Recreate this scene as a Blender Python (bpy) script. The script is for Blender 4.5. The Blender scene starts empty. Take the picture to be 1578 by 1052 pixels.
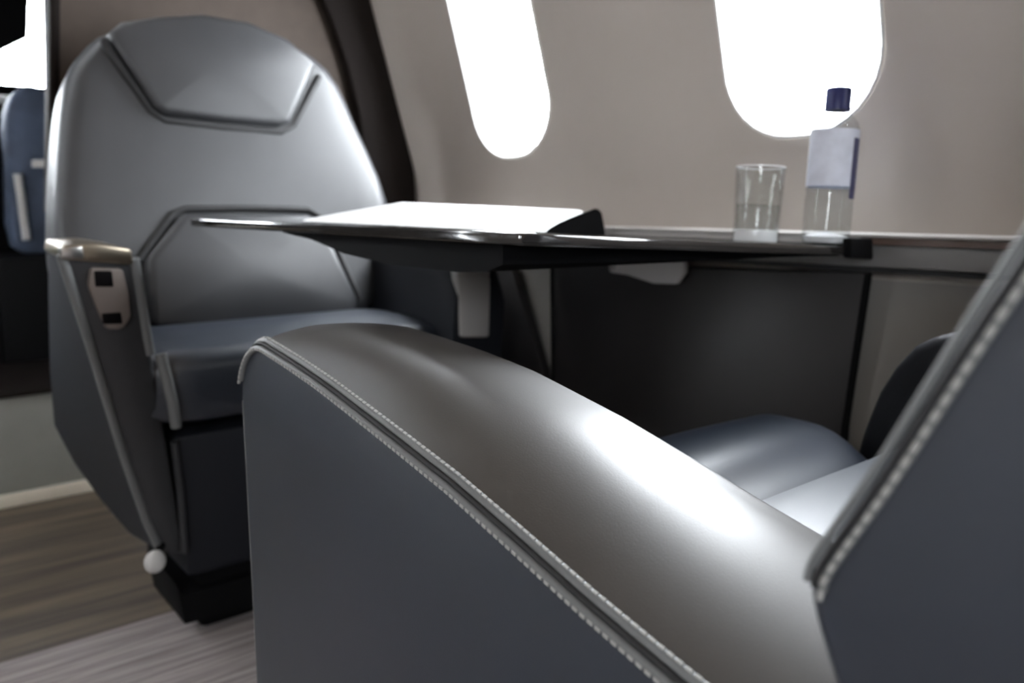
import bpy, bmesh, math, random
from mathutils import Vector, Matrix
random.seed(4)
# ------------------------------------------------------------------ camera
EYE = 0.65; FPX = 1250.0; YAW = math.radians(39); PITCH = math.radians(9.4)
scn = bpy.context.scene
cd = bpy.data.cameras.new('camera'); cam = bpy.data.objects.new('camera', cd)
scn.collection.objects.link(cam); scn.camera = cam
cd.sensor_width = 36.0; cd.lens = 36.0*FPX/1578; cd.clip_start = 0.01
cam.location = (0, 0, EYE); cam.rotation_euler = (math.pi/2-PITCH, 0, -YAW)
cd.dof.use_dof = True; cd.dof.focus_distance = 0.5; cd.dof.aperture_fstop = 6.5
# ------------------------------------------------------------------ daylight
w = bpy.data.worlds.new('world'); scn.world = w; w.use_nodes = True
bg = w.node_tree.nodes['Background']; bg.inputs[0].default_value = (0.90, 0.95, 1.0, 1); bg.inputs[1].default_value = 58.0
scn.view_settings.view_transform = 'Standard'; scn.view_settings.look = 'None'
scn.view_settings.gamma = 1; scn.view_settings.use_curve_mapping = False
scn.view_settings.exposure = 0.0
scn.cycles.use_denoising = True
scn.cycles.max_bounces = 12; scn.cycles.diffuse_bounces = 6; scn.cycles.transparent_max_bounces = 16
scn.cycles.caustics_reflective = False; scn.cycles.caustics_refractive = False
scn.cycles.sample_clamp_indirect = 6
# ------------------------------------------------------------------ pixel -> point
Fv = Vector((math.sin(YAW)*math.cos(PITCH), math.cos(YAW)*math.cos(PITCH), -math.sin(PITCH)))
Rv = Vector((math.cos(YAW), -math.sin(YAW), 0)); Uv = Rv.cross(Fv); Cv = Vector((0, 0, EYE))
def on(x, y, ax, v):
    d = Fv+Rv*((x-789)/FPX)-Uv*((y-526)/FPX)
    return Cv+d*((v-Cv[ax])/d[ax])
# ------------------------------------------------------------------ materials
def mat(name, col, rough=0.5, metal=0.0, spec=0.5, noise=0.0, nscale=30, bump=0.0, bscale=200, trans=0.0, coat=0.0, stretch=(1, 1, 1), col2=None, sheen=0):
    m = bpy.data.materials.new(name); m.use_nodes = True
    nt = m.node_tree; b = nt.nodes['Principled BSDF']
    b.inputs['Base Color'].default_value = (*col, 1); b.inputs['Roughness'].default_value = rough
    b.inputs['Metallic'].default_value = metal; b.inputs['Specular IOR Level'].default_value = spec
    b.inputs['Transmission Weight'].default_value = trans; b.inputs['Coat Weight'].default_value = coat
    tc = nt.nodes.new('ShaderNodeTexCoord'); mp = nt.nodes.new('ShaderNodeMapping')
    mp.inputs['Scale'].default_value = stretch
    nt.links.new(tc.outputs['Object'], mp.inputs[0])
    if noise > 0 or col2:
        n = nt.nodes.new('ShaderNodeTexNoise'); n.inputs['Scale'].default_value = nscale; n.inputs['Detail'].default_value = 4
        nt.links.new(mp.outputs[0], n.inputs['Vector'])
        r = nt.nodes.new('ShaderNodeValToRGB')
        c2 = col2 or tuple(c*(1-noise) for c in col); c1 = col if col2 else tuple(min(1, c*(1+noise)) for c in col)
        r.color_ramp.elements[0].position = 0.35; r.color_ramp.elements[1].position = 0.65
        r.color_ramp.elements[0].color = (*c2, 1); r.color_ramp.elements[1].color = (*c1, 1)
        nt.links.new(n.outputs['Fac'], r.inputs[0]); nt.links.new(r.outputs[0], b.inputs['Base Color'])
    if bump > 0:
        n2 = nt.nodes.new('ShaderNodeTexNoise'); n2.inputs['Scale'].default_value = bscale; n2.inputs['Detail'].default_value = 3
        nt.links.new(mp.outputs[0], n2.inputs['Vector'])
        bp = nt.nodes.new('ShaderNodeBump'); bp.inputs['Strength'].default_value = bump; bp.inputs['Distance'].default_value = 0.002
        nt.links.new(n2.outputs['Fac'], bp.inputs['Height']); nt.links.new(bp.outputs[0], b.inputs['Normal'])
    return m
M = {}
M['leather'] = mat('slate leather', (0.014, 0.0195, 0.031), 0.41, spec=1.0, noise=0.06, nscale=14, bump=0.05, bscale=900)
M['leather_pad'] = mat('warm grey leather', (0.024, 0.0205, 0.0185), 0.42, spec=1.0, noise=0.06, nscale=14, bump=0.05, bscale=900)
M['fascia'] = mat('satin grey fascia', (0.17, 0.165, 0.16), 0.45)
M['leather_far'] = mat('grey leather', (0.036, 0.037, 0.040), 0.43, noise=0.05, nscale=14, bump=0.12, bscale=700)
M['leather_dark'] = mat('charcoal leather', (0.013, 0.0145, 0.019), 0.55, spec=0.25, bump=0.1, bscale=700)  # charcoal parts; on side_shell and window_armrest the dark tone stands in for shade
M['piping'] = mat('pale grey piping', (0.13, 0.135, 0.135), 0.5, bump=0.15, bscale=600)
M['groove'] = mat('dark seam', (0.012, 0.012, 0.013), 0.7)
M['thread'] = mat('pale thread', (0.33, 0.33, 0.315), 0.6)
M['wall'] = mat('beige wall lining', (0.40, 0.358, 0.32), 0.62, noise=0.02, nscale=6, bump=0.05, bscale=500)
M['lower'] = mat('lower side lining', (0.26, 0.243, 0.225), 0.65, noise=0.04, nscale=8, bump=0.06, bscale=500)
M['ceil'] = mat('taupe ceiling lining', (0.27, 0.205, 0.145), 0.7, noise=0.02, nscale=5)
M['bulk'] = mat('brown bulkhead fabric', (0.072, 0.057, 0.048), 0.8, spec=0.2, noise=0.06, nscale=25, bump=0.2, bscale=800)
M['darktrim'] = mat('dark brown trim', (0.011, 0.008, 0.007), 0.7, spec=0.1)
M['white'] = mat('white window bezel', (0.60, 0.60, 0.59), 0.4)
M['black'] = mat('black lacquer', (0.010, 0.010, 0.011), 0.22, spec=0.4)
M['blackmatt'] = mat('black satin', (0.0045, 0.0045, 0.005), 0.7, spec=0.08)
M['pocket'] = mat('dark brown-black panel', (0.020, 0.018, 0.018), 0.42, noise=0.15, nscale=5)
M['tabletop'] = mat('dark gloss veneer', (0.02, 0.018, 0.017), 0.10, noise=0.1, nscale=12, coat=0.5)
M['metal'] = mat('brushed nickel', (0.62, 0.61, 0.59), 0.28, metal=1.0, noise=0.03, nscale=60)
M['bronze'] = mat('bronze metal', (0.36, 0.31, 0.24), 0.32, metal=1.0, noise=0.04, nscale=60)
M['plate'] = mat('taupe plastic plate', (0.17, 0.145, 0.13), 0.5)
M['socket'] = mat('black socket', (0.003, 0.0025, 0.003), 0.6, spec=0.1)
M['greyplastic'] = mat('light grey plastic', (0.50, 0.48, 0.46), 0.45)
M['wood'] = mat('brown wood edge', (0.10, 0.065, 0.05), 0.35, noise=0.2, nscale=20, stretch=(8, 1, 8))
M['paper'] = mat('white paper', (0.60, 0.595, 0.585), 0.6, noise=0.10, nscale=40)
M['label'] = mat('pale blue label', (0.72, 0.75, 0.85), 0.5, noise=0.06, nscale=60)
M['bluecap'] = mat('blue cap plastic', (0.012, 0.017, 0.10), 0.4)
M['navy'] = mat('navy print', (0.05, 0.05, 0.12), 0.5)
M['cream'] = mat('cream kick strip', (0.62, 0.56, 0.46), 0.5)
M['boxgrey'] = mat('grey olive panel', (0.22, 0.22, 0.20), 0.6, noise=0.05, nscale=10)
M['cockpit'] = mat('cockpit black lining', (0.004, 0.004, 0.0045), 0.7, spec=0.1)
M['bluegrey'] = mat('blue grey fabric', (0.055, 0.075, 0.12), 0.7, noise=0.2, nscale=14)
M['floorwood'] = mat('streaked brown floor', (0.17, 0.13, 0.09), 0.55, stretch=(0.6, 9, 1), nscale=4, col2=(0.06, 0.047, 0.036))
M['carpet'] = mat('grey mauve carpet', (0.42, 0.37, 0.365), 0.85, stretch=(0.8, 14, 1), nscale=7, col2=(0.21, 0.185, 0.18), bump=0.4, bscale=400)
def glassmat(name, rough=0.0, tint=(1, 1, 1)):
    m = bpy.data.materials.new(name); m.use_nodes = True; nt = m.node_tree
    nt.nodes.remove(nt.nodes['Principled BSDF']); o = nt.nodes['Material Output']
    t = nt.nodes.new('ShaderNodeBsdfTransparent'); t.inputs[0].default_value = (*tint, 1)
    g = nt.nodes.new('ShaderNodeBsdfGlossy'); g.inputs['Roughness'].default_value = 0.03
    lw = nt.nodes.new('ShaderNodeLayerWeight'); lw.inputs[0].default_value = 0.5
    pw = nt.nodes.new('ShaderNodeMath'); pw.operation = 'POWER'; pw.inputs[1].default_value = 4
    nt.links.new(lw.outputs['Facing'], pw.inputs[0])
    f = nt.nodes.new('ShaderNodeMath'); f.operation = 'MULTIPLY_ADD'; f.inputs[1].default_value = 0.7; f.inputs[2].default_value = 0.04
    nt.links.new(pw.outputs[0], f.inputs[0])
    x = nt.nodes.new('ShaderNodeMixShader')
    nt.links.new(f.outputs[0], x.inputs[0]); nt.links.new(t.outputs[0], x.inputs[1]); nt.links.new(g.outputs[0], x.inputs[2])
    nt.links.new(x.outputs[0], o.inputs[0]); return m
M['pane'] = glassmat('window acrylic')
M['clear'] = glassmat('clear thin glass', tint=(0.955, 0.965, 0.965))
M['icy'] = mat('bright pressed glass base', (0.93, 0.94, 0.95), 0.15, spec=0.8)  # near-white; in glass_base it paints the highlight into the colour
M['pet'] = glassmat('clear bottle plastic', tint=(0.90, 0.915, 0.92))
M['glass'] = mat('clear glass', (0.96, 0.98, 0.98), 0.02, trans=1.0)
# ------------------------------------------------------------------ helpers
col = scn.collection
def link(name, me, m, parent=None):
    o = bpy.data.objects.new(name, me); col.objects.link(o)
    if m: me.materials.append(M[m])
    if parent:
        o.parent = parent
        o.matrix_parent_inverse = Matrix.Translation(parent.location).inverted()
    return o
def from_bm(name, bm, m, parent=None, smooth=40):
    bmesh.ops.remove_doubles(bm, verts=bm.verts, dist=1e-6)
    bmesh.ops.recalc_face_normals(bm, faces=bm.faces)
    me = bpy.data.meshes.new(name); bm.to_mesh(me); bm.free()
    if smooth:
        for p in me.polygons: p.use_smooth = True
        try: me.set_sharp_from_angle(angle=math.radians(smooth))
        except Exception: pass
    return link(name, me, m, parent)
def raw(name, vs, fs, m, parent=None, smooth=40):
    bm = bmesh.new(); v = [bm.verts.new(p) for p in vs]
    for f in fs:
        try: bm.faces.new([v[i] for i in f])
        except ValueError: pass
    return from_bm(name, bm, m, parent, smooth)
def empty(name, loc=(0, 0, 0)):
    o = bpy.data.objects.new(name, None); o.location = loc; o.empty_display_size = 0.05; col.objects.link(o); return o
def tag(o, label=None, cat=None, group=None, kind=None):
    for k, v in (('label', label), ('category', cat), ('group', group), ('kind', kind)):
        if v: o[k] = v
    return o
def prism(name, pts, vec, m, parent=None, bev=0.0, seg=2, smooth=40):
    """closed 3-D outline extruded along vec, edges bevelled"""
    bm = bmesh.new(); vec = Vector(vec)
    a = [bm.verts.new(Vector(p)) for p in pts]; b = [bm.verts.new(Vector(p)+vec) for p in pts]
    n = len(a); bm.faces.new(a); bm.faces.new(b[::-1])
    for i in range(n): bm.faces.new([a[i], b[i], b[(i+1) % n], a[(i+1) % n]])
    bmesh.ops.recalc_face_normals(bm, faces=bm.faces)
    if bev > 0:
        es = [e for e in bm.edges if e.calc_face_angle(0) > 0.35]
        bmesh.ops.bevel(bm, geom=es, offset=bev, segments=seg, profile=0.5, affect='EDGES', clamp_overlap=True)
    return from_bm(name, bm, m, parent, smooth)
def box(name, lo, hi, m, parent=None, bev=0.0, seg=2):
    (x0, y0, z0), (x1, y1, z1) = lo, hi
    return prism(name, [(x0, y0, z0), (x1, y0, z0), (x1, y1, z0), (x0, y1, z0)], (0, 0, z1-z0), m, parent, bev, seg)
def catmull(P, n=6, closed=False):
    P = [Vector(p) for p in P]; out = []; N = len(P)
    for i in range(N if closed else N-1):
        g = lambda k: P[k % N] if closed else P[max(0, min(N-1, k))]
        a, b, c, d = g(i-1), g(i), g(i+1), g(i+2)
        for j in range(n):
            t = j/n
            out.append(0.5*((2*b)+(c-a)*t+(2*a-5*b+4*c-d)*t*t+(3*b-a-3*c+d)*t**3))
    if not closed: out.append(P[-1])
    return out
def tube_bm(bm, P, r, seg=8, closed=False):
    P = [Vector(p) for p in P]; n = len(P); rings = []; up = Vector((0.31, 0.17, 0.93)).normalized(); u = None
    for i in range(n):
        a = P[i-1] if (i > 0 or closed) else P[i]; b = P[(i+1) % n] if (i < n-1 or closed) else P[i]
        t = (b-a).normalized()
        u = (up if u is None else u); u = (u-t*u.dot(t)).normalized(); v = t.cross(u)
        rr = r[i] if isinstance(r, (list, tuple)) else r
        rings.append([bm.verts.new(P[i]+(u*math.cos(k*2*math.pi/seg)+v*math.sin(k*2*math.pi/seg))*rr) for k in range(seg)])
    for i in range(n if closed else n-1):
        A, B = rings[i], rings[(i+1) % n]
        for k in range(seg): bm.faces.new([A[k], A[(k+1) % seg], B[(k+1) % seg], B[k]])
    if not closed: bm.faces.new(rings[0][::-1]); bm.faces.new(rings[-1])
def tube(name, P, r, m, parent=None, seg=8, closed=False):
    bm = bmesh.new(); tube_bm(bm, P, r, seg, closed); return from_bm(name, bm, m, parent, 60)
def lathe(name, prof, loc, m, parent=None, seg=32, closed=False):
    bm = bmesh.new(); rings = []; L = Vector(loc)
    for (r, z) in prof:
        if r < 1e-5: rings.append([bm.verts.new(L+Vector((0, 0, z)))])
        else: rings.append([bm.verts.new(L+Vector((r*math.cos(k*2*math.pi/seg), r*math.sin(k*2*math.pi/seg), z))) for k in range(seg)])
    pairs = list(zip(rings, rings[1:]))+([(rings[-1], rings[0])] if closed else [])
    for A, B in pairs:
        for k in range(seg):
            k2 = (k+1) % seg
            q = [A[k % len(A)], A[k2 % len(A)], B[k2 % len(B)], B[k % len(B)]]
            q2 = []
            for v in q:
                if v not in q2: q2.append(v)
            if len(q2) > 2: bm.faces.new(q2)
    return from_bm(name, bm, m, parent, 50)
def grid(name, rows, m, parent=None, smooth=60, caps=False):
    bm = bmesh.new(); R_ = [[bm.verts.new(p) for p in r] for r in rows]
    for A, B in zip(R_, R_[1:]):
        for k in range(len(A)-1): bm.faces.new([A[k], A[k+1], B[k+1], B[k]])
    if caps: bm.faces.new(R_[0][::-1]); bm.faces.new(R_[-1])
    return from_bm(name, bm, m, parent, smooth)
def pillow(name, outline, nrm, thick, m, parent=None, edge=0.02, dome=0.012, sub=3):
    """upholstered pad: outline (3-D, in a plane), front face domed along nrm with a rolled edge"""
    P = catmull(outline, sub, True) if sub > 1 else [Vector(p) for p in outline]
    nrm = Vector(nrm).normalized(); n = len(P); c = sum(P, Vector())/n; size = sum((p-c).length for p in P)/n
    inn = []
    for i in range(n):
        t = (P[(i+1) % n]-P[i-1]).normalized(); q = t.cross(nrm).normalized()
        if q.dot(c-P[i]) < 0: q = -q
        inn.append(q)
    rings = [[p-nrm*thick for p in P], list(P)]
    for k in range(1, 6):
        a = k/5*math.pi/2
        rings.append([P[i]+inn[i]*edge*(1-math.cos(a))+nrm*edge*math.sin(a) for i in range(n)])
    base = rings[-1]; cc = sum(base, Vector())/n
    for s in (0.88, 0.7, 0.5, 0.3, 0.12):
        rings.append([cc+(p-cc)*s+nrm*dome*(1-s*s) for p in base])
    bm = bmesh.new(); R_ = [[bm.verts.new(p) for p in r] for r in rings]
    for A, B in zip(R_, R_[1:]):
        for k in range(n): bm.faces.new([A[k], A[(k+1) % n], B[(k+1) % n], B[k]])
    bm.faces.new(R_[0][::-1]); bm.faces.new(R_[-1])
    return from_bm(name, bm, m, parent, 60)
def dashes(name, P, step, ln, r, m, parent):
    """row of stitches along a polyline"""
    P = [Vector(p) for p in P]; bm = bmesh.new(); d = 0.0; nxt = 0.0
    for a, b in zip(P, P[1:]):
        L = (b-a).length; t = (b-a).normalized()
        while nxt < d+L:
            s = a+t*(nxt-d); tube_bm(bm, [s, s+t*ln], r, 5); nxt += step
        d += L
    o = from_bm(name, bm, m, parent, 60); o['kind'] = 'stuff'; return o
# ------------------------------------------------------------------ cabin shell
XC, ZC, RAD = 0.0, 0.68, 1.0
Y0, Y1 = -1.75, 1.60
def shell(a, side=1): return XC+side*RAD*math.cos(a), ZC+RAD*math.sin(a)
def wall_x(z): return shell(math.asin(max(-1, min(1, (z-ZC)/RAD))))[0] if z > ZC else 1.0-0.05*((ZC-z)/ZC)**2
WIN = [1.228-0.603*k for k in range(5)]
HW, HA, WR = 0.113, 0.215, 0.10                      # half width, half arc height, corner radius (m)
A_LO, A_HI, AW = 0.0, 0.56, 0.065+HA/RAD              # bay limits and window centre (rad)
def rrect(hw, hh, r, n=8):
    out = []
    for cx, cy, a0 in ((hw-r, hh-r, 0), (-hw+r, hh-r, 90), (-hw+r, -hh+r, 180), (hw-r, -hh+r, 270)):
        for k in range(n+1):
            a = math.radians(a0+90*k/n); out.append((cx+r*math.cos(a), cy+r*math.sin(a)))
    return out
def bay_mesh(bm, yc, y0, y1, side):
    loop = rrect(HW, HA, WR); rings = []
    ca = AW*RAD; lo, hi = A_LO*RAD-ca, A_HI*RAD-ca; l, r_ = y0-yc, y1-yc
    outer = []
    for (u, v) in loop:
        k = min([(r_/u if u > 1e-6 else 9e9), (l/u if u < -1e-6 else 9e9), (hi/v if v > 1e-6 else 9e9), (lo/v if v < -1e-6 else 9e9)])
        outer.append((u*k, v*k))
    for c in ((l, lo), (r_, lo), (l, hi), (r_, hi)):          # snap the closest ray to each corner
        i = min(range(len(outer)), key=lambda i: (outer[i][0]-c[0])**2+(outer[i][1]-c[1])**2); outer[i] = c
    for s in (0, 0.25, 0.5, 0.75, 1):
        rings.append([(a[0]+(b[0]-a[0])*s, a[1]+(b[1]-a[1])*s) for a, b in zip(loop, outer)])
    V = []
    for r in rings:
        row = []
        for (u, v) in r:
            x, z = shell((v+ca)/RAD, side); row.append(bm.verts.new((x, yc+u, z)))
        V.append(row)
    n = len(loop)
    for A, B in zip(V, V[1:]):
        for k in range(n):
            q = [A[k], A[(k+1) % n], B[(k+1) % n], B[k]]
            bm.faces.new(q)
def side_wall(name, side):
    bm = bmesh.new()
    edges = [Y1]+[(a+b)/2 for a, b in zip(WIN, WIN[1:])]+[Y0]
    for yc, hi, lo in zip(WIN, edges, edges[1:]): bay_mesh(bm, yc, lo, hi, side)
    ys = [Y1+(Y0-Y1)*k/24 for k in range(25)]
    def strip(prof):
        rows = [[bm.verts.new((x, y, z)) for y in ys] for (x, z) in prof]
        for A, B in zip(rows, rows[1:]):
            for k in range(24): bm.faces.new([A[k], A[k+1], B[k+1], B[k]])
    strip([shell(A_HI+(0.92-A_HI)*k/4, side) for k in range(5)])
    strip([((wall_x(z) if side > 0 else 2*XC-wall_x(z)), z) for z in (0.56, 0.60, 0.64, ZC)])
    o = from_bm(name, bm, 'wall', None, 60); tag(o, kind='structure')
    bm = bmesh.new(); strip([((wall_x(z) if side > 0 else 2*XC-wall_x(z)), z) for z in (0, 0.1, 0.2, 0.3, 0.4, 0.5, 0.56)])
    low = from_bm('lower_panel', bm, 'lower', o, 60)
    return o
wr = side_wall('wall_right', 1); tag(wr, 'beige curved cabin side wall with rounded windows', 'wall')
wl = side_wall('wall_left', -1); tag(wl, 'beige curved cabin wall across the aisle', 'wall')
rows = [[(shell(0.92+(math.pi-1.84)*k/16)[0], y, shell(0.92+(math.pi-1.84)*k/16)[1]) for y in (Y1, 0.6, -0.6, Y0)] for k in range(17)]
ce = grid('ceiling', rows, 'ceil'); tag(ce, 'taupe curved cabin ceiling', 'ceiling', kind='structure')
def win(i, yc, side, name):
    """window: bezel ring with a deep reveal and a clear pane"""
    ca = AW*RAD
    def P(u, v, out):
        a = (v+ca)/RAD; return (XC+side*(RAD+out)*math.cos(a), yc+u, ZC+(RAD+out)*math.sin(a))
    root = empty(name, (XC+side*RAD, yc, ZC)); tag(root, kind='structure')
    rings = []
    for (g, out) in ((0.004, -0.001), (0.003, -0.003), (0.0, -0.003), (-0.002, 0.0), (-0.010, 0.022), (-0.016, 0.026), (-0.020, 0.045)):
        rings.append([P(u, v, out) for (u, v) in rrect(HW+g, HA+g, WR+g)])
    n = len(rings[0]); bm = bmesh.new(); V = [[bm.verts.new(p) for p in r] for r in rings]
    for A, B in zip(V, V[1:]):
        for k in range(n): bm.faces.new([A[k], A[(k+1) % n], B[(k+1) % n], B[k]])
    from_bm('window_frame', bm, 'white', root, 50)
    bm = bmesh.new(); L = rrect(HW-0.017, HA-0.017, WR-0.017); c = bm.verts.new(P(0, 0, 0.034)); V = [bm.verts.new(P(u, v, 0.034)) for u, v in L]
    V2 = [bm.verts.new(P(u*0.5, v*0.5, 0.034)) for u, v in L]
    for k in range(n):
        bm.faces.new([V[k], V[(k+1) % n], V2[(k+1) % n], V2[k]]); bm.faces.new([V2[k], V2[(k+1) % n], c])
    from_bm('pane', bm, 'pane', root, 60)
    if side < 0 and yc > -0.2:                              # unseen blockers added over the forward left windows to cut fill light
        bm = bmesh.new(); L = rrect(HW-0.012, HA-0.012, WR-0.012); c = bm.verts.new(P(0, 0, 0.024)); V = [bm.verts.new(P(u, v, 0.024)) for u, v in L]
        for k in range(n): bm.faces.new([V[k], V[(k+1) % n], c])
        from_bm('window_blind', bm, 'white', root, 60)
        return root
    ld = bpy.data.lights.new('daylight_portal', 'AREA'); ld.shape = 'RECTANGLE'; ld.size = 2*HA; ld.size_y = 2*HW; ld.cycles.is_portal = True
    lo = bpy.data.objects.new('daylight_portal', ld); col.objects.link(lo)
    a = AW; lo.location = (XC+side*(RAD+0.05)*math.cos(a), yc, ZC+(RAD+0.05)*math.sin(a))
    d = Vector((-side*math.cos(a), 0, -math.sin(a))); lo.rotation_euler = d.to_track_quat('-Z', 'Y').to_euler(); ld.size, ld.size_y = 2*HW, 2*HA
    return root
k = 1
for yc in WIN:
    for side in (1, -1):
        r = win(k, yc, side, 'window_%d' % k); k += 1
        tag(r, 'rounded cabin window with white bezel in '+('the right side wall' if side > 0 else 'the wall across the aisle'), 'window')
# floor: brown streaked board forward, mauve-grey carpet aft (joint runs across the cabin)
YJ = 1.30
fl = box('floor', (-1.0, YJ, -0.03), (1.0, 3.4, 0.0), 'floorwood'); tag(fl, 'brown streaked cabin floor running toward the cockpit', 'floor', kind='structure')
fc = box('floor_carpet', (-1.0, Y0, -0.03), (1.0, YJ, 0.003), 'carpet'); tag(fc, 'mauve grey ribbed carpet around the seats', 'carpet', kind='structure')
# rear bulkhead closes the cabin
def section(y, x0=None, x1=None, n=24):
    pts = []
    for k in range(n+1):
        a = math.pi*k/n; x, z = XC+(RAD)*math.cos(a), ZC+RAD*math.sin(a); pts.append((x, y, z))
    pts += [(2*XC-1.0+0.05*0, y, 0.0), (0.95, y, 0.0)]
    return pts
wb = prism('wall_back', section(Y0), (0, -0.03, 0), 'ceil'); tag(wb, 'taupe rear bulkhead', 'wall', kind='structure')
# forward bulkhead behind the far seat, with a passage on the aisle side
XL = 0.272
pts = [(XL, Y1, 0.64), (0.33, Y1, 0.50), (0.42, Y1, 0.36), (0.42, Y1, 0.0), (0.95, Y1, 0.0)]+[(wall_x(z), Y1, z) for z in (0.3, 0.5, 0.68)]
XT = 0.36; a_end = math.acos((XT-XC)/RAD)
pts += [(shell(a_end*k/10)[0], Y1, shell(a_end*k/10)[1]) for k in range(1, 11)]
wf = prism('wall_front', pts, (0, 0.03, 0), 'bulk'); tag(wf, 'brown fabric bulkhead behind the far seat', 'wall', kind='structure')
# dark curved trim where bulkhead meets the side wall
def trim_pts(off): return [(wall_x(z)-off, z) for z in (0.02, 0.2, 0.4, 0.55, 0.68)]+[(XC+(RAD-off)*math.cos(a), ZC+(RAD-off)*math.sin(a)) for a in (0.1, 0.2, 0.3, 0.4, 0.5, 0.6, 0.7, 0.8, 0.95)]
i_, o_ = trim_pts(0.125), trim_pts(0.004)
tr = prism('trim_1', [(x, Y1-0.03, z) for x, z in i_]+[(x, Y1-0.03, z) for x, z in o_[::-1]], (0, 0.03, 0), 'darktrim', None, 0.006)
tag(tr, 'dark brown curved trim between bulkhead and side wall', 'trim', kind='structure')
jm = prism('trim_2', [(XL-0.004, Y1-0.006, 0.64), (XL+0.012, Y1-0.006, 0.64), (XL+0.012, Y1+0.04, 0.64), (XL-0.004, Y1+0.04, 0.64)], (0.09*0.955, 0, 0.955), 'darktrim', None, 0.004)
tag(jm, 'dark post at the passage edge of the bulkhead', 'trim', kind='structure')
# forward cockpit shell beyond the bulkhead
vs = []; fs = []
prof = [(XC+RAD*math.cos(math.pi*k/16), ZC+RAD*math.sin(math.pi*k/16)) for k in range(17)]+[(-1.0, 0.0)]
prof = [(1.0, 0.0)]+prof
ck = grid('wall_cockpit', [[(x, y, z) for (x, z) in prof] for y in (Y1+0.03, 2.4, 3.2)], 'cockpit'); tag(ck, 'black lined cockpit side walls', 'wall', kind='structure')
# ------------------------------------------------------------------ side ledge and lower side panels
zl = on(1450, 361, 0, 0.985)[2]
lg = empty('trim_3', (0.97, 0, zl)); tag(lg, 'light capped side ledge with dark wood line along the wall', 'ledge', kind='structure')
box('ledge_cap', (0.940, Y0+0.01, zl-0.004), (0.999, Y1-0.035, zl), 'greyplastic', lg, 0.0015)
box('wood_inlay', (0.945, Y0+0.01, zl-0.013), (0.998, 0.50, zl-0.0045), 'wood', lg)
box('table_slot_strip', (0.945, 0.501, zl-0.013), (0.998, Y1-0.035, zl-0.0045), 'greyplastic', lg)  # pale strip in place of the inlay, colour imitates the tabletop's glossy reflection
box('fascia', (0.950, Y0+0.01, zl-0.040), (0.997, Y1-0.035, zl-0.0135), 'fascia', lg, 0.003)
box('shadow_gap', (0.960, Y0+0.01, zl-0.047), (0.995, Y1-0.035, zl-0.0405), 'groove', lg)
# table pocket panel
XP = 0.972
q = [on(851, 405, 0, XP), on(1337, 392, 0, XP), on(1300, 655, 0, XP), on(1296, 700, 0, XP), on(853, 690, 0, XP)]
pk = empty('trim_4', (XP, 0.8, 0.3)); tag(pk, 'dark table stowage panel on the side wall under the ledge', 'panel', kind='structure')
prism('pocket_panel', [Vector((p[0], p[1], min(p[2], zl-0.048))) for p in q], (0.02, 0, 0), 'pocket', pk, 0.004)
fr = [Vector((p[0]-0.001, p[1], min(p[2], zl-0.05))) for p in q]
tube('frame_edge', [fr[1]+Vector((0, -0.003, 0)), fr[2]+Vector((0, -0.003, 0)), fr[3]+Vector((0, -0.003, 0))], 0.0045, 'blackmatt', pk)
tube('frame_edge', [fr[0], fr[4]], 0.003, 'blackmatt', pk)
lt = [on(x, y, 0, XP-0.014) for x, y in ((935, 393), (985, 399), (1020, 398), (1052, 400), (1054, 420), (1040, 438), (1005, 437), (965, 424), (938, 420))]
prism('latch_plate', lt, (0.014, 0, 0), 'icy', pk, 0.004)
lt2 = [on(x, y, 0, XP-0.018) for x, y in ((938, 396), (950, 397), (951, 416), (939, 415))]
prism('latch_clip', lt2, (0.006, 0, 0), 'metal', pk, 0.001)
# second dark low panel further forward
q2 = [on(640, 420, 0, 0.965), on(786, 412, 0, 0.965), on(812, 490, 0, 0.965), on(836, 570, 0, 0.965), on(848, 690, 0, 0.965), on(700, 700, 0, 0.965)]
q2 = [Vector((p[0], min(p[1], Y1-0.04), min(p[2], zl-0.048))) for p in q2]
d2 = prism('trim_5', q2, (0.02, 0, 0), 'pocket', None, 0.004); tag(d2, 'dark lower side panel beside the far seat', 'panel', kind='structure')
# ------------------------------------------------------------------ far seat
fs_ = empty('cabin_seat', (0.5, 1.3, 0)); tag(fs_, 'grey leather cabin seat facing the table, with trapezoid headrest and socket plate in its armrest', 'seat')
def yb(z): return 1.30+0.26*(z-0.45)                       # reclined back plane
bn = Vector((0, -1, 0.26)).normalized()
def onback(x, y, off=0.0):
    d = Fv+Rv*((x-789)/FPX)-Uv*((y-526)/FPX)               # intersect the reclined plane
    P0 = Vector((0, 1.30, 0.45))+bn*off
    return Cv+d*((P0-Cv).dot(bn)/d.dot(bn))
outline = [(84, 395), (84, 250), (98, 130), (125, 82), (170, 52), (300, 34), (420, 62), (500, 112), (545, 200), (592, 315), (585, 400), (556, 490), (400, 512), (220, 512), (120, 500)]
pillow('backrest', [onback(x, y, -0.03) for x, y in outline], bn, 0.07, 'leather_far', fs_, edge=0.032, dome=0.006)
hr = [(166, 52), (185, 36), (240, 28), (310, 24), (380, 36), (440, 62), (484, 100), (478, 118), (446, 190), (428, 197), (340, 190), (255, 180), (235, 168), (175, 72)]
HO = 0.006
head = pillow('headrest', [onback(x, y, HO) for x, y in hr], bn, 0.05, 'leather_far', fs_, edge=0.014, dome=0.010, sub=1)
tube('piping', [onback(x, y, HO-0.002) for x, y in ((158, 62), (172, 84), (232, 172), (254, 186), (340, 197), (432, 204), (452, 194), (492, 118))], 0.0062, 'groove', head)
lb = [(222, 400), (274, 334), (290, 329), (380, 330), (470, 330), (492, 340), (548, 460), (545, 490), (500, 506), (380, 512), (240, 512), (226, 490)]
lum = pillow('lumbar_cushion', [onback(x, y, 0.012) for x, y in lb], bn, 0.05, 'leather_far', fs_, edge=0.016, dome=0.012, sub=1)
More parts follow.
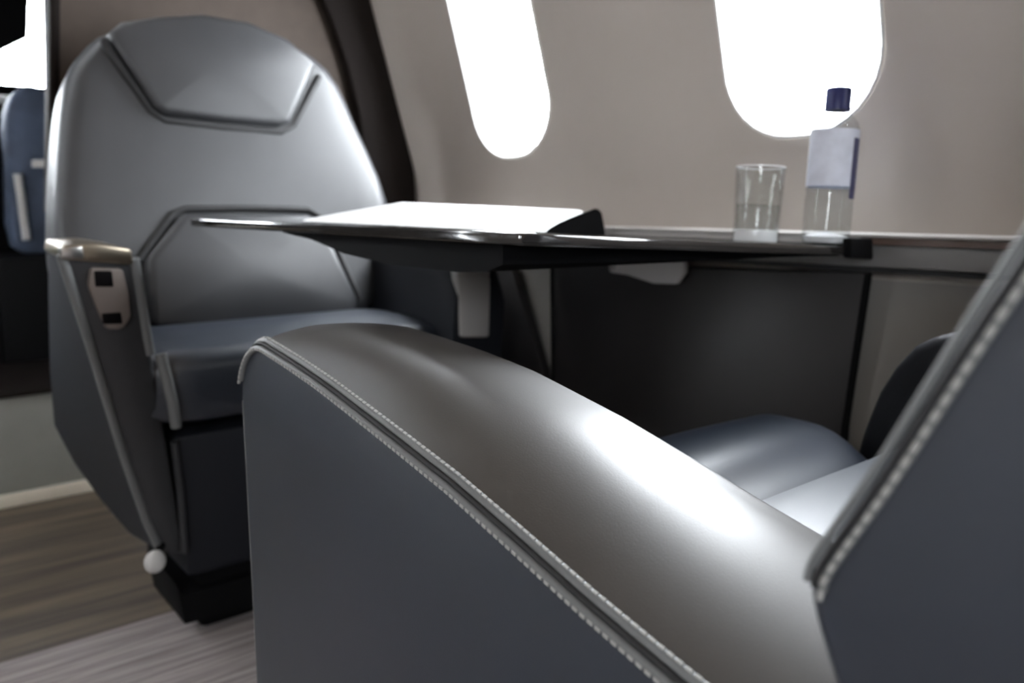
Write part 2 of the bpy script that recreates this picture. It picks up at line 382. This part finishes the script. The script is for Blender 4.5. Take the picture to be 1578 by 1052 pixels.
tube('piping', [onback(x, y, 0.010) for x, y in ((214, 402), (268, 328), (286, 322), (380, 321), (474, 323), (498, 336), (554, 462))], 0.0060, 'groove', lum)
# seat cushion with a rolled front, lower front panel, pedestal
XA, XB = 0.285, 0.735
def cushion_rows(x0, x1, yf, ybk, zt, zb, roll=0.045, n=9, dome=0.012):
    prof = [(ybk, zb), (ybk, zt-0.01)]
    for k in range(6): prof.append((ybk+(yf+roll-ybk)*(k+1)/7, zt+dome*math.sin(math.pi*(k+1)/8)))
    for k in range(7):
        a = math.pi/2*k/6; prof.append((yf+roll-roll*math.sin(a), zt-roll+roll*math.cos(a)))
    prof += [(yf+0.004, zb+0.01), (yf+0.02, zb)]
    rows = []
    for k in range(n+1):
        t = k/n; e = min(1, min(t, 1-t)*n/1.6); e = math.sin(e*math.pi/2)
        x = x0+(x1-x0)*t; cy, cz = (yf+ybk)/2, (zt+zb)/2
        rows.append([(x, cy+(y-cy)*(0.90+0.10*e), cz+(z-cz)*(0.86+0.14*e)) for y, z in prof])
    return rows
zc = on(300, 552, 1, 1.09)[2]; zd = on(300, 655, 1, 1.09)[2]
grid('seat_cushion', cushion_rows(XA, XB, 1.09, 1.36, zc+0.012, zd, 0.03, 14), 'leather', fs_, caps=True)
tube('cushion_piping', [on(247, 545, 1, 1.085), on(256, 580, 1, 1.083), on(266, 620, 1, 1.083), on(272, 658, 1, 1.085)], 0.0075, 'piping', fs_)
zp = on(300, 668, 1, 1.14)[2]
prism('leg_panel', [(XA+0.03, 1.14, zp), (XB-0.02, 1.14, zp), (XB-0.03, 1.19, 0.10), (XA+0.055, 1.19, 0.10)], (0, 0.10, 0), 'leather_dark', fs_, 0.012)
tube('panel_piping', [on(268, 680, 1, 1.135), on(278, 760, 1, 1.15), on(284, 850, 1, 1.165)], 0.0055, 'leather_far', fs_)
prism('foot_rail', [on(272, 900, 1, 1.19), on(281, 918, 1, 1.19), Vector((0.72, 1.19, 0.075)), Vector((0.72, 1.19, 0.0)), on(285, 962, 1, 1.19)-Vector((0, 0, 0.0))], (0, 0.16, 0), 'blackmatt', fs_, 0.006)
box('pedestal', (0.36, 1.21, 0.004), (0.68, 1.5, zd-0.01), 'blackmatt', fs_, 0.01)
# aisle armrest: wide at the top, tapering to the foot
def fy(z): return 1.05+0.13*max(0, (0.60-z))/0.46
def onfront(x, y, off=0.0):
    z = 0.5
    for _ in range(6): p = on(x, y, 1, fy(z)+off); z = p[2]
    return p
Lf = [(93, 392), (112, 450), (138, 530), (165, 620), (193, 710), (224, 800), (246, 848)]
Rf = [(207, 396), (216, 450), (228, 520), (244, 610), (258, 700), (272, 790), (284, 850)]
Lb = [(74, 396), (75, 480), (77, 570), (84, 655), (114, 712), (156, 770), (200, 822)]
rows = []; side_rows = []
for (l, r, b) in zip(Lf, Rf, Lb):
    pl, pr_, pb = onfront(*l), onfront(*r), on(b[0], b[1], 1, 1.42)
    pin = Vector((pr_[0]+0.02, 1.40, pr_[2])); mid = (pl+pr_)/2+Vector((0, -0.006, 0))
    e = (pr_-pl)*0.10
    rows.append([pin, pr_+Vector((0.004, 0.015, 0)), pr_, pr_-e+Vector((0, -0.005, 0)), mid, pl+e+Vector((0, -0.005, 0)), pl, pl+Vector((0.004, 0.02, 0))])
    side_rows.append([pl+Vector((0.0005, 0.001, 0)), pl+(pb-pl)*0.06, (pl+pb)/2, pb, pin])
arm = grid('armrest', rows, 'leather_far', fs_, 50)
grid('side_shell', side_rows, 'leather_dark', arm, 50)  # darker than the front: shade on the aisle side put into the colour
tube('edge_piping', [onfront(x+1, y, -0.003) for x, y in Lf], 0.0062, 'piping', arm)
tube('edge_piping', [onfront(x-2, y, -0.002) for x, y in ((208, 398), (217, 450), (228, 520), (233, 545))], 0.0065, 'piping', arm)
top = [onfront(92, 400, -0.012), onfront(206, 408, -0.012), onfront(204, 384, -0.012), onfront(150, 375, -0.012), onfront(95, 378, -0.012)]
bk = Vector((0.02, 0.22, 0))
prism('armrest_cap', top, bk, 'bronze', arm, 0.004)
prism('cap_end', [onfront(x, y, -0.0135) for x, y in ((93, 381), (128, 380), (130, 399), (94, 398))], (0.002, 0.03, 0), 'metal', arm, 0.002)
pls = [(140, 412), (190, 414), (199, 450), (203, 490), (190, 508), (165, 508), (152, 480), (136, 440)]
plate = prism('socket_plate', [onfront(x, y, -0.014) for x, y in pls], (0, 0.012, 0), 'plate', arm, 0.004)
for (a, b, c, d) in (((145, 417), (173, 417), (176, 442), (147, 442)), ((157, 483), (187, 481), (190, 499), (160, 500))):
    prism('socket', [onfront(x, y, -0.0155) for x, y in (a, b, c, d)], (0, 0.008, 0), 'socket', plate, 0.002)
kp = on(239, 865, 1, 1.14)
kb = bmesh.new(); bmesh.ops.create_uvsphere(kb, u_segments=20, v_segments=12, radius=0.0145)
bmesh.ops.scale(kb, vec=(1, 0.7, 1.15), verts=kb.verts); bmesh.ops.translate(kb, vec=kp, verts=kb.verts)
from_bm('release_knob', kb, 'white', fs_, 180)
tube('knob_stem', [kp, kp+Vector((0.03, 0.05, 0.02))], 0.006, 'blackmatt', fs_)
# window-side armrest
ax0, ax1 = 0.742, 0.842
rows = []
for k in range(9):
    a = math.pi*k/8; x = (ax0+ax1)/2-(ax1-ax0)/2*math.cos(a); z = 0.545+0.03*math.sin(a)
    rows.append([(x, 1.46, z+0.01), (x, 1.30, z+0.008), (x, 1.12, z), (x, 1.075, z-0.015), (x, 1.06, z-0.05), (x, 1.08, 0.30), (x, 1.46, 0.30)])
wa = grid('armrest', rows, 'leather_dark', fs_, 50, caps=True)
prism('armrest_end', [on(x, y, 1, 1.058) for x, y in ((703, 408), (752, 408), (757, 430), (755, 520), (712, 520))], (0, 0.02, 0), 'greyplastic', wa, 0.005)
prism('end_cap', [on(x, y, 1, 1.05) for x, y in ((704, 406), (754, 407), (757, 424), (705, 422))], (0, 0.012, 0), 'metal', wa, 0.003)
# ------------------------------------------------------------------ folding table
A = on(283, 336, 1, 1.12); XW = 0.937; Cc = on(1336, 381, 0, XW); B = on(800, 359, 1, Cc[1])
n_ = (B-A).cross(Cc-A).normalized(); n_ = n_ if n_[2] > 0 else -n_
def tz(x, y): return A[2]-(n_[0]*(x-A[0])+n_[1]*(y-A[1]))/n_[2]
def T(x, y, d=0): return Vector((x, y, tz(x, y)+d))
def corner(p, q, r, rad):
    a, b = (p-q).normalized(), (r-q).normalized(); out = []
    for k in range(5):
        t = k/4; out.append(q+a*rad*(1-t)**2+b*rad*t**2)
    return out
Q = [Vector((A[0], A[1], 0)), Vector((XW, A[1]+0.0, 0)), Vector((XW, Cc[1], 0)), Vector((B[0], B[1], 0))]
pl_ = [Q[1], Q[2]]+corner(Q[2], Q[3], Q[0], 0.04)+corner(Q[3], Q[0], Q[1], 0.03)
tb = empty('folding_table', (0.7, 0.8, 0.6)); tag(tb, 'dark gloss folding table pulled out from the side ledge between the seats', 'table')
prism('tabletop', [T(p[0], p[1], -0.010) for p in pl_], (0, 0, 0.010), 'tabletop', tb, 0.002)
# core under the leaf: full depth near the front seat, tapering toward the far corner
e0 = 0.30; ins = 0.012
P1 = Q[3]+(Q[0]-Q[3])*0.62
lo_ = []
ed = [(Q[3]+(Q[0]-Q[3])*t, d) for t, d in ((0.05, 0.026), (0.08, 0.033), (0.14, 0.036), (0.30, 0.035), (0.42, 0.029), (0.52, 0.017), (0.62, 0.011))]
bm = bmesh.new(); rr = []
for p, d in ed:
    w_ = Vector((XW-0.006, p[1], 0)); pp = p+Vector((ins, 0, 0))
    rr.append([bm.verts.new(T(pp[0], pp[1], -0.0101)), bm.verts.new(T(pp[0], pp[1], -d)), bm.verts.new(T(w_[0], w_[1], -max(0.0115, d*0.31))), bm.verts.new(T(w_[0], w_[1], -0.0101))])
for a_, b_ in zip(rr, rr[1:]):
    for k in range(4): bm.faces.new([a_[k], a_[(k+1) % 4], b_[(k+1) % 4], b_[k]])
bm.faces.new(rr[0]); bm.faces.new(rr[-1][::-1])
from_bm('under_leaf', bm, 'blackmatt', tb, 30)
hp = T(XW-0.03, Cc[1]+0.035)
prism('hinge_block', [on(x, y, 1, Cc[1]-0.008) for x, y in ((1312, 367), (1346, 367), (1347, 400), (1313, 398))], (0, 0.012, 0), 'blackmatt', tb, 0.003)
# ------------------------------------------------------------------ magazine
mg = empty('newspaper', (0.65, 0.9, 0.62)); tag(mg, 'white folded newspaper with a black curled end lying on the table', 'newspaper')
def mpoint(u, v):
    a, b = Vector((0.452, 0.985, 0)), Vector((0.770, 0.757, 0)); d = (b-a); nn = Vector((-d[1], d[0], 0)).normalized()
    if nn[0] < 0: nn = -nn
    p = a+d*u+nn*(0.17*v*(0.35+0.65*min(1, u/0.30+0.0)))
    lift = 0.034*(math.sin(min(1, v*1.15)*math.pi/2))*min(1, 0.12+u/0.34)
    curl = 0.040*max(0, (u-0.80)/0.20)**0.75*(1-0.25*v) if u > 0.80 else 0
    h = max(lift, curl*0.95) if u > 0.8 else lift
    if u > 0.96: h *= math.sqrt(max(0.0, 1-((u-0.96)/0.04)**2))*0.9+0.1
    return p, h
us = [k/30 for k in range(25)]+[0.80+0.20*k/16 for k in range(1, 17)]; vv = [k/8 for k in range(9)]
rows = []; 
for u in us:
    r = []
    for v in vv:
        p, h = mpoint(u, v); r.append(T(p[0], p[1], 0.0025+h))
    rows.append(r)
pg = grid('pages', [r for r, u in zip(rows, us) if u <= 0.965], 'paper', mg, 80)
# black cover: the near side below the lifted sheet and the rolled end
bm = bmesh.new()
def quadstrip(a, b):
    va = [bm.verts.new(p) for p in a]; vb = [bm.verts.new(p) for p in b]
    for k in range(len(a)-1): bm.faces.new([va[k], va[k+1], vb[k+1], vb[k]])
near = [r[0]-Vector((0, 0, 0.0008)) for r in rows]; far = [r[-1]-Vector((0, 0, 0.0008)) for r in rows]
fl_ = lambda P: [T(p[0], p[1], 0.0006) for p in P]
quadstrip(near, fl_(near)); quadstrip(far, fl_(far)); quadstrip(fl_(near), fl_(far))
quadstrip(rows[-1], fl_(rows[-1]))
endr = [r for r, u in zip(rows, us) if u >= 0.955]
for a_, b_ in zip(endr, endr[1:]): quadstrip(a_, b_)
from_bm('cover', bm, 'blackmatt', mg, 60)
# ------------------------------------------------------------------ bottle and tumbler on the table
def solve(xpx, Y):   # point on the table under pixel column xpx, at cabin position Y
    p = on(xpx, 360, 1, Y); return T(p[0], p[1])
bp_ = solve(1272, 0.520); bx, by, bz = bp_
sc = (bp_-Cv).dot(Fv)/FPX                                  # metres per pixel at the bottle
bo = empty('water_bottle', bp_+Vector((0, 0, 0.0006))); tag(bo, 'clear water bottle with blue cap and pale label on the table', 'bottle')
b0 = bo.location; H = (372-138)*sc*1.0
r = 35*sc
lathe('bottle_body', [(0, 0.003), (r*0.6, 0.0), (r*0.92, 0.002), (r, 0.010), (r, H*0.30), (r*0.965, H*0.33), (r, H*0.36), (r, H*0.72), (r*0.9, H*0.78), (r*0.55, H*0.845), (r*0.36, H*0.875), (r*0.36, H*0.93)], b0, 'pet', bo)
lathe('bottle_label', [(r*1.012, H*0.375), (r*1.012, H*0.735)], b0, 'label', bo, 48)
lathe('bottle_base', [(0, 0.004), (r*0.55, 0.001), (r*0.9, 0.003), (r*0.97, 0.010), (r*0.6, 0.013), (0, 0.016)], b0, 'icy', bo)
cm = lathe('bottle_cap', [(0, H), (r*0.50, H), (r*0.54, H-0.002), (r*0.54, H-0.026), (r*0.40, H-0.026)], b0, 'bluecap', bo)
lathe('neck_ring', [(r*0.37, H*0.855), (r*0.47, H*0.857), (r*0.47, H*0.865), (r*0.37, H*0.868)], b0, 'clear', bo)
# dark band on the label's edge
bm = bmesh.new(); V0 = []; ang0 = math.radians(-100)
for k in range(5):
    a = ang0+math.radians(7*k)-0.0; V0.append((bm.verts.new(b0+Vector((math.cos(a)*r*1.02, math.sin(a)*r*1.02, H*0.30))), bm.verts.new(b0+Vector((math.cos(a)*r*1.02, math.sin(a)*r*1.02, H*0.68)))))
for a_, b_ in zip(V0, V0[1:]): bm.faces.new([a_[0], b_[0], b_[1], a_[1]])
from_bm('label_band', bm, 'navy', bo)
tp = solve(1164, 0.575); s2 = (tp-Cv).dot(Fv)/FPX
tu = empty('glass_tumbler', tp+Vector((0, 0, 0.0006))); tag(tu, 'clear glass tumbler of water beside the bottle on the table', 'glass')
t0 = tu.location; r2 = 37*s2; h2 = (362-250)*s2
lathe('tumbler', [(0, 0), (r2*0.88, 0), (r2*0.92, 0.003), (r2*1.0, h2), (r2*0.96, h2+0.0008), (r2*0.93, h2), (r2*0.86, 0.014), (r2*0.6, 0.0115), (0, 0.011)], t0, 'clear', tu, 40)
lathe('glass_base', [(0, 0.0004), (r2*0.86, 0.0004), (r2*0.90, 0.004), (r2*0.86, 0.0138), (r2*0.6, 0.0112), (0, 0.0108)], t0, 'icy', tu, 40)  # highlight in the thick base painted as opaque near-white
lathe('rim', [(r2*0.93, h2), (r2*1.0, h2), (r2*1.0, h2+0.0016), (r2*0.93, h2+0.0016)], t0, 'icy', tu, 40, True)
lathe('water', [(0, 0.0117), (r2*0.58, 0.0122), (r2*0.84, 0.0148), (r2*0.885, h2*0.5), (0, h2*0.5)], t0, 'clear', tu, 40)
tilt = Vector((0, 0, 1)).rotation_difference(n_).to_matrix().to_4x4()
for root in (bo, tu):                                      # stand square on the slightly tilted leaf
    X_ = Matrix.Translation(root.location) @ tilt @ Matrix.Translation(-root.location)
    for c in root.children: c.data.transform(X_)
# ------------------------------------------------------------------ near seat
ns = empty('cabin_seat', (0.48, 0.3, 0)); tag(ns, 'slate leather cabin seat with broad smooth side panel and pale double-stitched seams', 'seat')
XS = 0.24
seam_px = [(405, 529), (450, 557), (500, 591), (600, 668), (700, 747), (800, 835), (900, 925), (1000, 1010), (1050, 1052)]
seam = [on(x, y, 0, XS) for x, y in seam_px]
def zo(y):
    if y <= seam[-1][1]: return seam[-1][2]-0.21*(seam[-1][1]-y)
    for a_, b_ in zip(seam, seam[1:]):
        if b_[1] <= y <= a_[1]: return b_[2]+(a_[2]-b_[2])*(y-b_[1])/(a_[1]-b_[1])
    ex = (y-seam[0][1])/0.051; ex = min(1, ex)
    return seam[0][2]-0.052*(1-math.sqrt(max(0, 1-ex*ex)))
YF = seam[0][1]+0.051
ys = [0.06, 0.10, 0.14]+[0.17+0.43*k/24 for k in range(25)]
ys = [y for y in ys if y < seam[0][1]-0.004]+[seam[0][1]+0.051*math.sin(math.pi/2*k/8) for k in range(9)]
rail = [Vector((XS, y, zo(y))) for y in ys]
side = prism('side_panel', [p for p in rail]+[Vector((XS, YF, 0.49)), Vector((XS, YF+0.002, 0.30)), Vector((XS, YF+0.003, 0.12)), Vector((XS, 0.06, 0.12))], (0.02, 0, 0), 'leather', ns, 0.003, 3)
WP = 0.124
rows = []
for y in ys+[YF+0.0005]:
    z0 = zo(min(y, YF)) if y <= YF else 0.46
    r = []; cf = max(0.12, min(1.0, 1-0.55*max(0, y-0.44)/0.163-(0.18*max(0, y-seam[0][1])/0.051)))
    tp = 0.72-0.37*max(0, min(1, (y-0.24)/0.30)); dr = 0.0045+0.0045*max(0, min(1, (y-0.24)/0.30))
    crown = lambda t: cf*0.021*(1-((tp-t)/tp)**2) if t < tp else cf*0.021-dr*((t-tp)/(1-tp))**2
    for k in range(17):
        t = k/16; r.append((XS+0.004+WP*t, y, z0+0.001+crown(t)))
    xe, ze = XS+0.004+WP, z0+0.001+crown(1)
    for k in range(1, 7):
        a = math.pi/2*k/6; r.append((xe+0.014*math.sin(a), y, ze-0.014*(1-math.cos(a))))
    r += [(xe+0.014, y, 0.36), (XS+0.010, y, 0.36)]
    rows.append(r)
pad = grid('armrest_pad', rows, 'leather_pad', ns, 60, caps=True)
up = Vector((0, 0, 1)); outw = Vector((-1, 0, 0))
rs = [p for p in rail if p[1] <= YF-0.001]
tube('seam_piping', [p+outw*0.0010+up*(-0.0042) for p in rs], 0.0028, 'piping', side, 8)
tube('seam_piping', [p+outw*(-0.0046)+up*0.0010 for p in rs], 0.0031, 'piping', side, 8)
tube('seam_groove', [p+outw*(-0.0008)+up*(-0.0006) for p in rs], 0.0017, 'groove', side, 8)
dashes('stitching', [p+outw*0.0030+up*(-0.0046) for p in rs], 0.0050, 0.0030, 0.0013, 'thread', side)
dashes('stitching', [p+outw*(-0.0046)+up*0.0036 for p in rs], 0.0050, 0.0030, 0.0013, 'thread', side)
tube('front_piping', [Vector((XS+0.003, YF+0.0015, 0.49)), Vector((XS+0.003, YF+0.003, 0.30)), Vector((XS+0.003, YF+0.004, 0.13))], 0.0022, 'piping', side)
# seat cushion: flat rear section and a full front roll
CX0, CX1 = XS+WP+0.014, 0.778
zq = 0.432
def pill(name, x0, x1, y0, y1, zb, zt, m, parent, crown=0.5, nx=16, ny=14, rnd=0.05, rndx=None):
    rndx = rndx or rnd
    rows = []
    for i in range(nx+1):
        t = i/nx; x = x0+(x1-x0)*t; ex = min(1, min(t, 1-t)*(x1-x0)/rndx); ex = math.sqrt(max(0, 1-(1-ex)**2))
        r = [(x, y0, zb)]
        for j in range(ny+1):
            s = j/ny; y = y0+(y1-y0)*s; ey = min(1, min(s, 1-s)*(y1-y0)/rnd); ey = math.sqrt(max(0, 1-(1-ey)**2))
            r.append((x, y, zb+(zt-zb)*(0.25+0.75*ex*ey)+crown*0.01*math.sin(math.pi*s)*math.sin(math.pi*t)))
        r.append((x, y1, zb)); rows.append(r)
    return grid(name, rows, m, parent, 70, caps=True)
pill('seat_cushion', CX0, CX1, 0.10, 0.352, 0.33, zq, 'leather', ns, 0.6, rnd=0.02)
pill('front_roll', CX0, CX1, 0.352, 0.555, 0.32, zq-0.001, 'leather', ns, 0.6, rnd=0.085, rndx=0.03, nx=26)
# window side armrest, shade put into its dark leather colour
wpx = [(1325, 672), (1335, 645), (1352, 604), (1376, 566), (1405, 535), (1440, 517), (1475, 514)]
XWA = 0.793
wpts = [on(x, y, 0, XWA) for x, y in wpx]
wpts += [Vector((XWA, 0.10, wpts[-1][2]+0.0)), Vector((XWA, 0.10, 0.36)), Vector((XWA, wpts[0][1]+0.01, 0.36))]
prism('window_armrest', wpts, (0.06, 0, 0), 'leather_dark', ns, 0.010, 3)
# seatback shell
XB0 = 0.216
fpx = [(1578, 366), (1500, 484), (1420, 610), (1340, 736), (1270, 836), (1246, 878), (1241, 915), (1250, 962), (1277, 1052)]
fe = [on(x, y, 0, XB0) for x, y in fpx]
slope = (fe[0]-fe[2]).normalized()
upper = [fe[0]+slope*d for d in (0.42, 0.40, 0.30, 0.20, 0.10, 0.05)]
upper[0] = upper[0]+Vector((0, -0.03, -0.0))
front = upper[1:]+catmull(fe, 4)+[Vector((XB0, 0.085, 0.45)), Vector((XB0, 0.05, 0.40))]
back = [Vector((XB0, -0.06, 0.37)), Vector((XB0, -0.10, 0.45)), Vector((XB0, -0.14, 0.60)), upper[0]+Vector((0, -0.09, -0.02)), upper[0]+Vector((0, -0.05, 0.012))]
sb = prism('seatback', front+back+[upper[0]+Vector((0, 0, 0.01))], (0.52, 0, 0), 'leather', ns, 0.006, 3)
fedge = [p for p in front if p[2] > 0.537]
d_in = []
for i, p in enumerate(fedge):
    a_, b_ = fedge[max(0, i-1)], fedge[min(len(fedge)-1, i+1)]; t = (b_-a_).normalized(); nn = Vector((0, -t[2], t[1]))
    if nn[1] > 0: nn = -nn
    d_in.append(nn)
tube('edge_piping', [p+outw*0.0002-n*0.0004+Vector((0.0018, 0, 0)) for p, n in zip(fedge, d_in)], 0.0014, 'piping', sb)
tube('edge_groove', [p+outw*0.0002+n*0.0030 for p, n in zip(fedge, d_in)], 0.0011, 'groove', sb)
tube('edge_piping', [p+outw*0.0002+n*0.0058 for p, n in zip(fedge, d_in)], 0.0013, 'piping', sb)
dashes('stitching', [p+outw*0.0010+n*0.0058 for p, n in zip(fedge, d_in)], 0.0052, 0.0032, 0.0010, 'thread', sb)
bcf = [Vector((x, p[1]+0.004, p[2])) for x in (0.27,) for p in (fe[0]+slope*0.36, fe[0]+slope*0.2, fe[0], fe[2], fe[4])]
prism('back_cushion', bcf+[p+Vector((0, -0.03, 0)) for p in bcf[::-1]], (0.42, 0, 0), 'leather', sb, 0.008)
box('pedestal', (0.32, 0.02, 0.004), (0.66, 0.52, 0.325), 'blackmatt', ns, 0.015)
# ------------------------------------------------------------------ forward passage: low box, kick strip, cockpit
g0, g1 = on(0, 606, 1, 2.02), on(150, 606, 1, 2.02)
gb = empty('storage_box', (0.3, 2.1, 0)); tag(gb, 'low grey box with cream kick strip across the passage ahead of the far seat', 'box')
box('box_body', (0.10, 2.02, 0.028), (0.80, 2.40, g0[2]-0.012), 'boxgrey', gb, 0.004)
box('box_lid', (0.095, 2.012, g0[2]-0.0115), (0.805, 2.405, g0[2]), 'darktrim', gb, 0.003)
box('kick_strip', (0.10, 2.008, 0.001), (0.80, 2.40, 0.0275), 'cream', gb, 0.002)
wy = 3.2
op = [on(x, y, 1, wy) for x, y in ((-60, -60), (-60, 95), (20, 72), (44, 60), (44, -60))]
x_open = [(-1.0, 0), (1.0, 0), (1.0, 0.68)]+[(XC+RAD*math.cos(math.pi*k/16), ZC+RAD*math.sin(math.pi*k/16)) for k in range(1, 16)]+[(-1.0, 0.68)]
# windscreen: low front wall, pillar and panes
zw0 = on(35, 132, 1, wy)[2]
fw = prism('wall_cockpit_front', [(-1.0, wy, 0), (1.0, wy, 0), (1.0, wy, zw0), (-1.0, wy, zw0)], (0, 0.03, 0), 'cockpit'); tag(fw, 'black cockpit front wall below the windscreen', 'wall', kind='structure')
wsn = empty('window_11', (0.3, wy, zw0)); tag(wsn, 'bright cockpit windscreen with dark pillars', 'window', kind='structure')
cap = [(x, z) for x, z in [(XC+RAD*math.cos(math.pi*k/24), ZC+RAD*math.sin(math.pi*k/24)) for k in range(25)] if z >= zw0]
raw('pane', [(x, wy+0.01, z) for x, z in cap], [list(range(len(cap)))], 'pane', wsn)
pA, pB, pC = on(0, 78, 1, wy-0.02), on(42, 58, 1, wy-0.02), on(46, -40, 1, wy-0.02)
prism('overhead_visor', [Vector((-0.6, wy-0.02, pA[2]-0.02)), pA, pB, pC, Vector((pC[0]-0.05, wy-0.02, 1.66)), Vector((-0.6, wy-0.02, 1.66))], (0, 0.02, 0), 'cockpit', wsn)
e1 = on(70, 130, 1, wy-0.02); e2 = on(66, -40, 1, wy-0.02)
prism('pillar', [e1, Vector((1.0, wy-0.02, e1[2]-0.02)), Vector((1.0, wy-0.02, 1.5)), e2], (0, 0.02, 0), 'cockpit', wsn)
ip = empty('instrument_panel', (0.3, 2.95, 0.5)); tag(ip, 'dark instrument panel below the cockpit windscreen', 'panel')
prism('panel_hood', [(-0.6, 2.9, 0.62), (-0.6, 3.19, 0.62), (-0.6, 3.19, zw0-0.05), (-0.6, 2.98, zw0-0.06), (-0.6, 2.9, zw0-0.10)], (1.45, 0, 0), 'cockpit', ip, 0.01)
ps = empty('pilot_seat', (0.42, 2.75, 0)); tag(ps, 'blue grey cockpit seat with pale harness seen through the passage', 'seat')
pso = [on(x, y, 1, 2.62) for x, y in ((10, 250), (6, 190), (16, 150), (40, 132), (66, 140), (90, 170), (100, 260), (96, 380), (20, 380))]
pillow('backrest', pso, (0, -1, 0), 0.06, 'bluegrey', ps, 0.02, 0.01)
tube('harness', [on(x, y, 1, 2.57) for x, y in ((27, 268), (32, 300), (36, 335), (41, 370))], 0.011, 'greyplastic', ps)
prism('harness_bar', [on(x, y, 1, 2.56) for x, y in ((50, 246), (84, 246), (84, 258), (50, 258))], (0, 0.015, 0), 'greyplastic', ps, 0.003)
sp = on(40, 390, 1, 2.62)
box('seat_base', (0.28, 2.45, 0.004), (0.62, 2.75, sp[2]), 'cockpit', ps, 0.02)
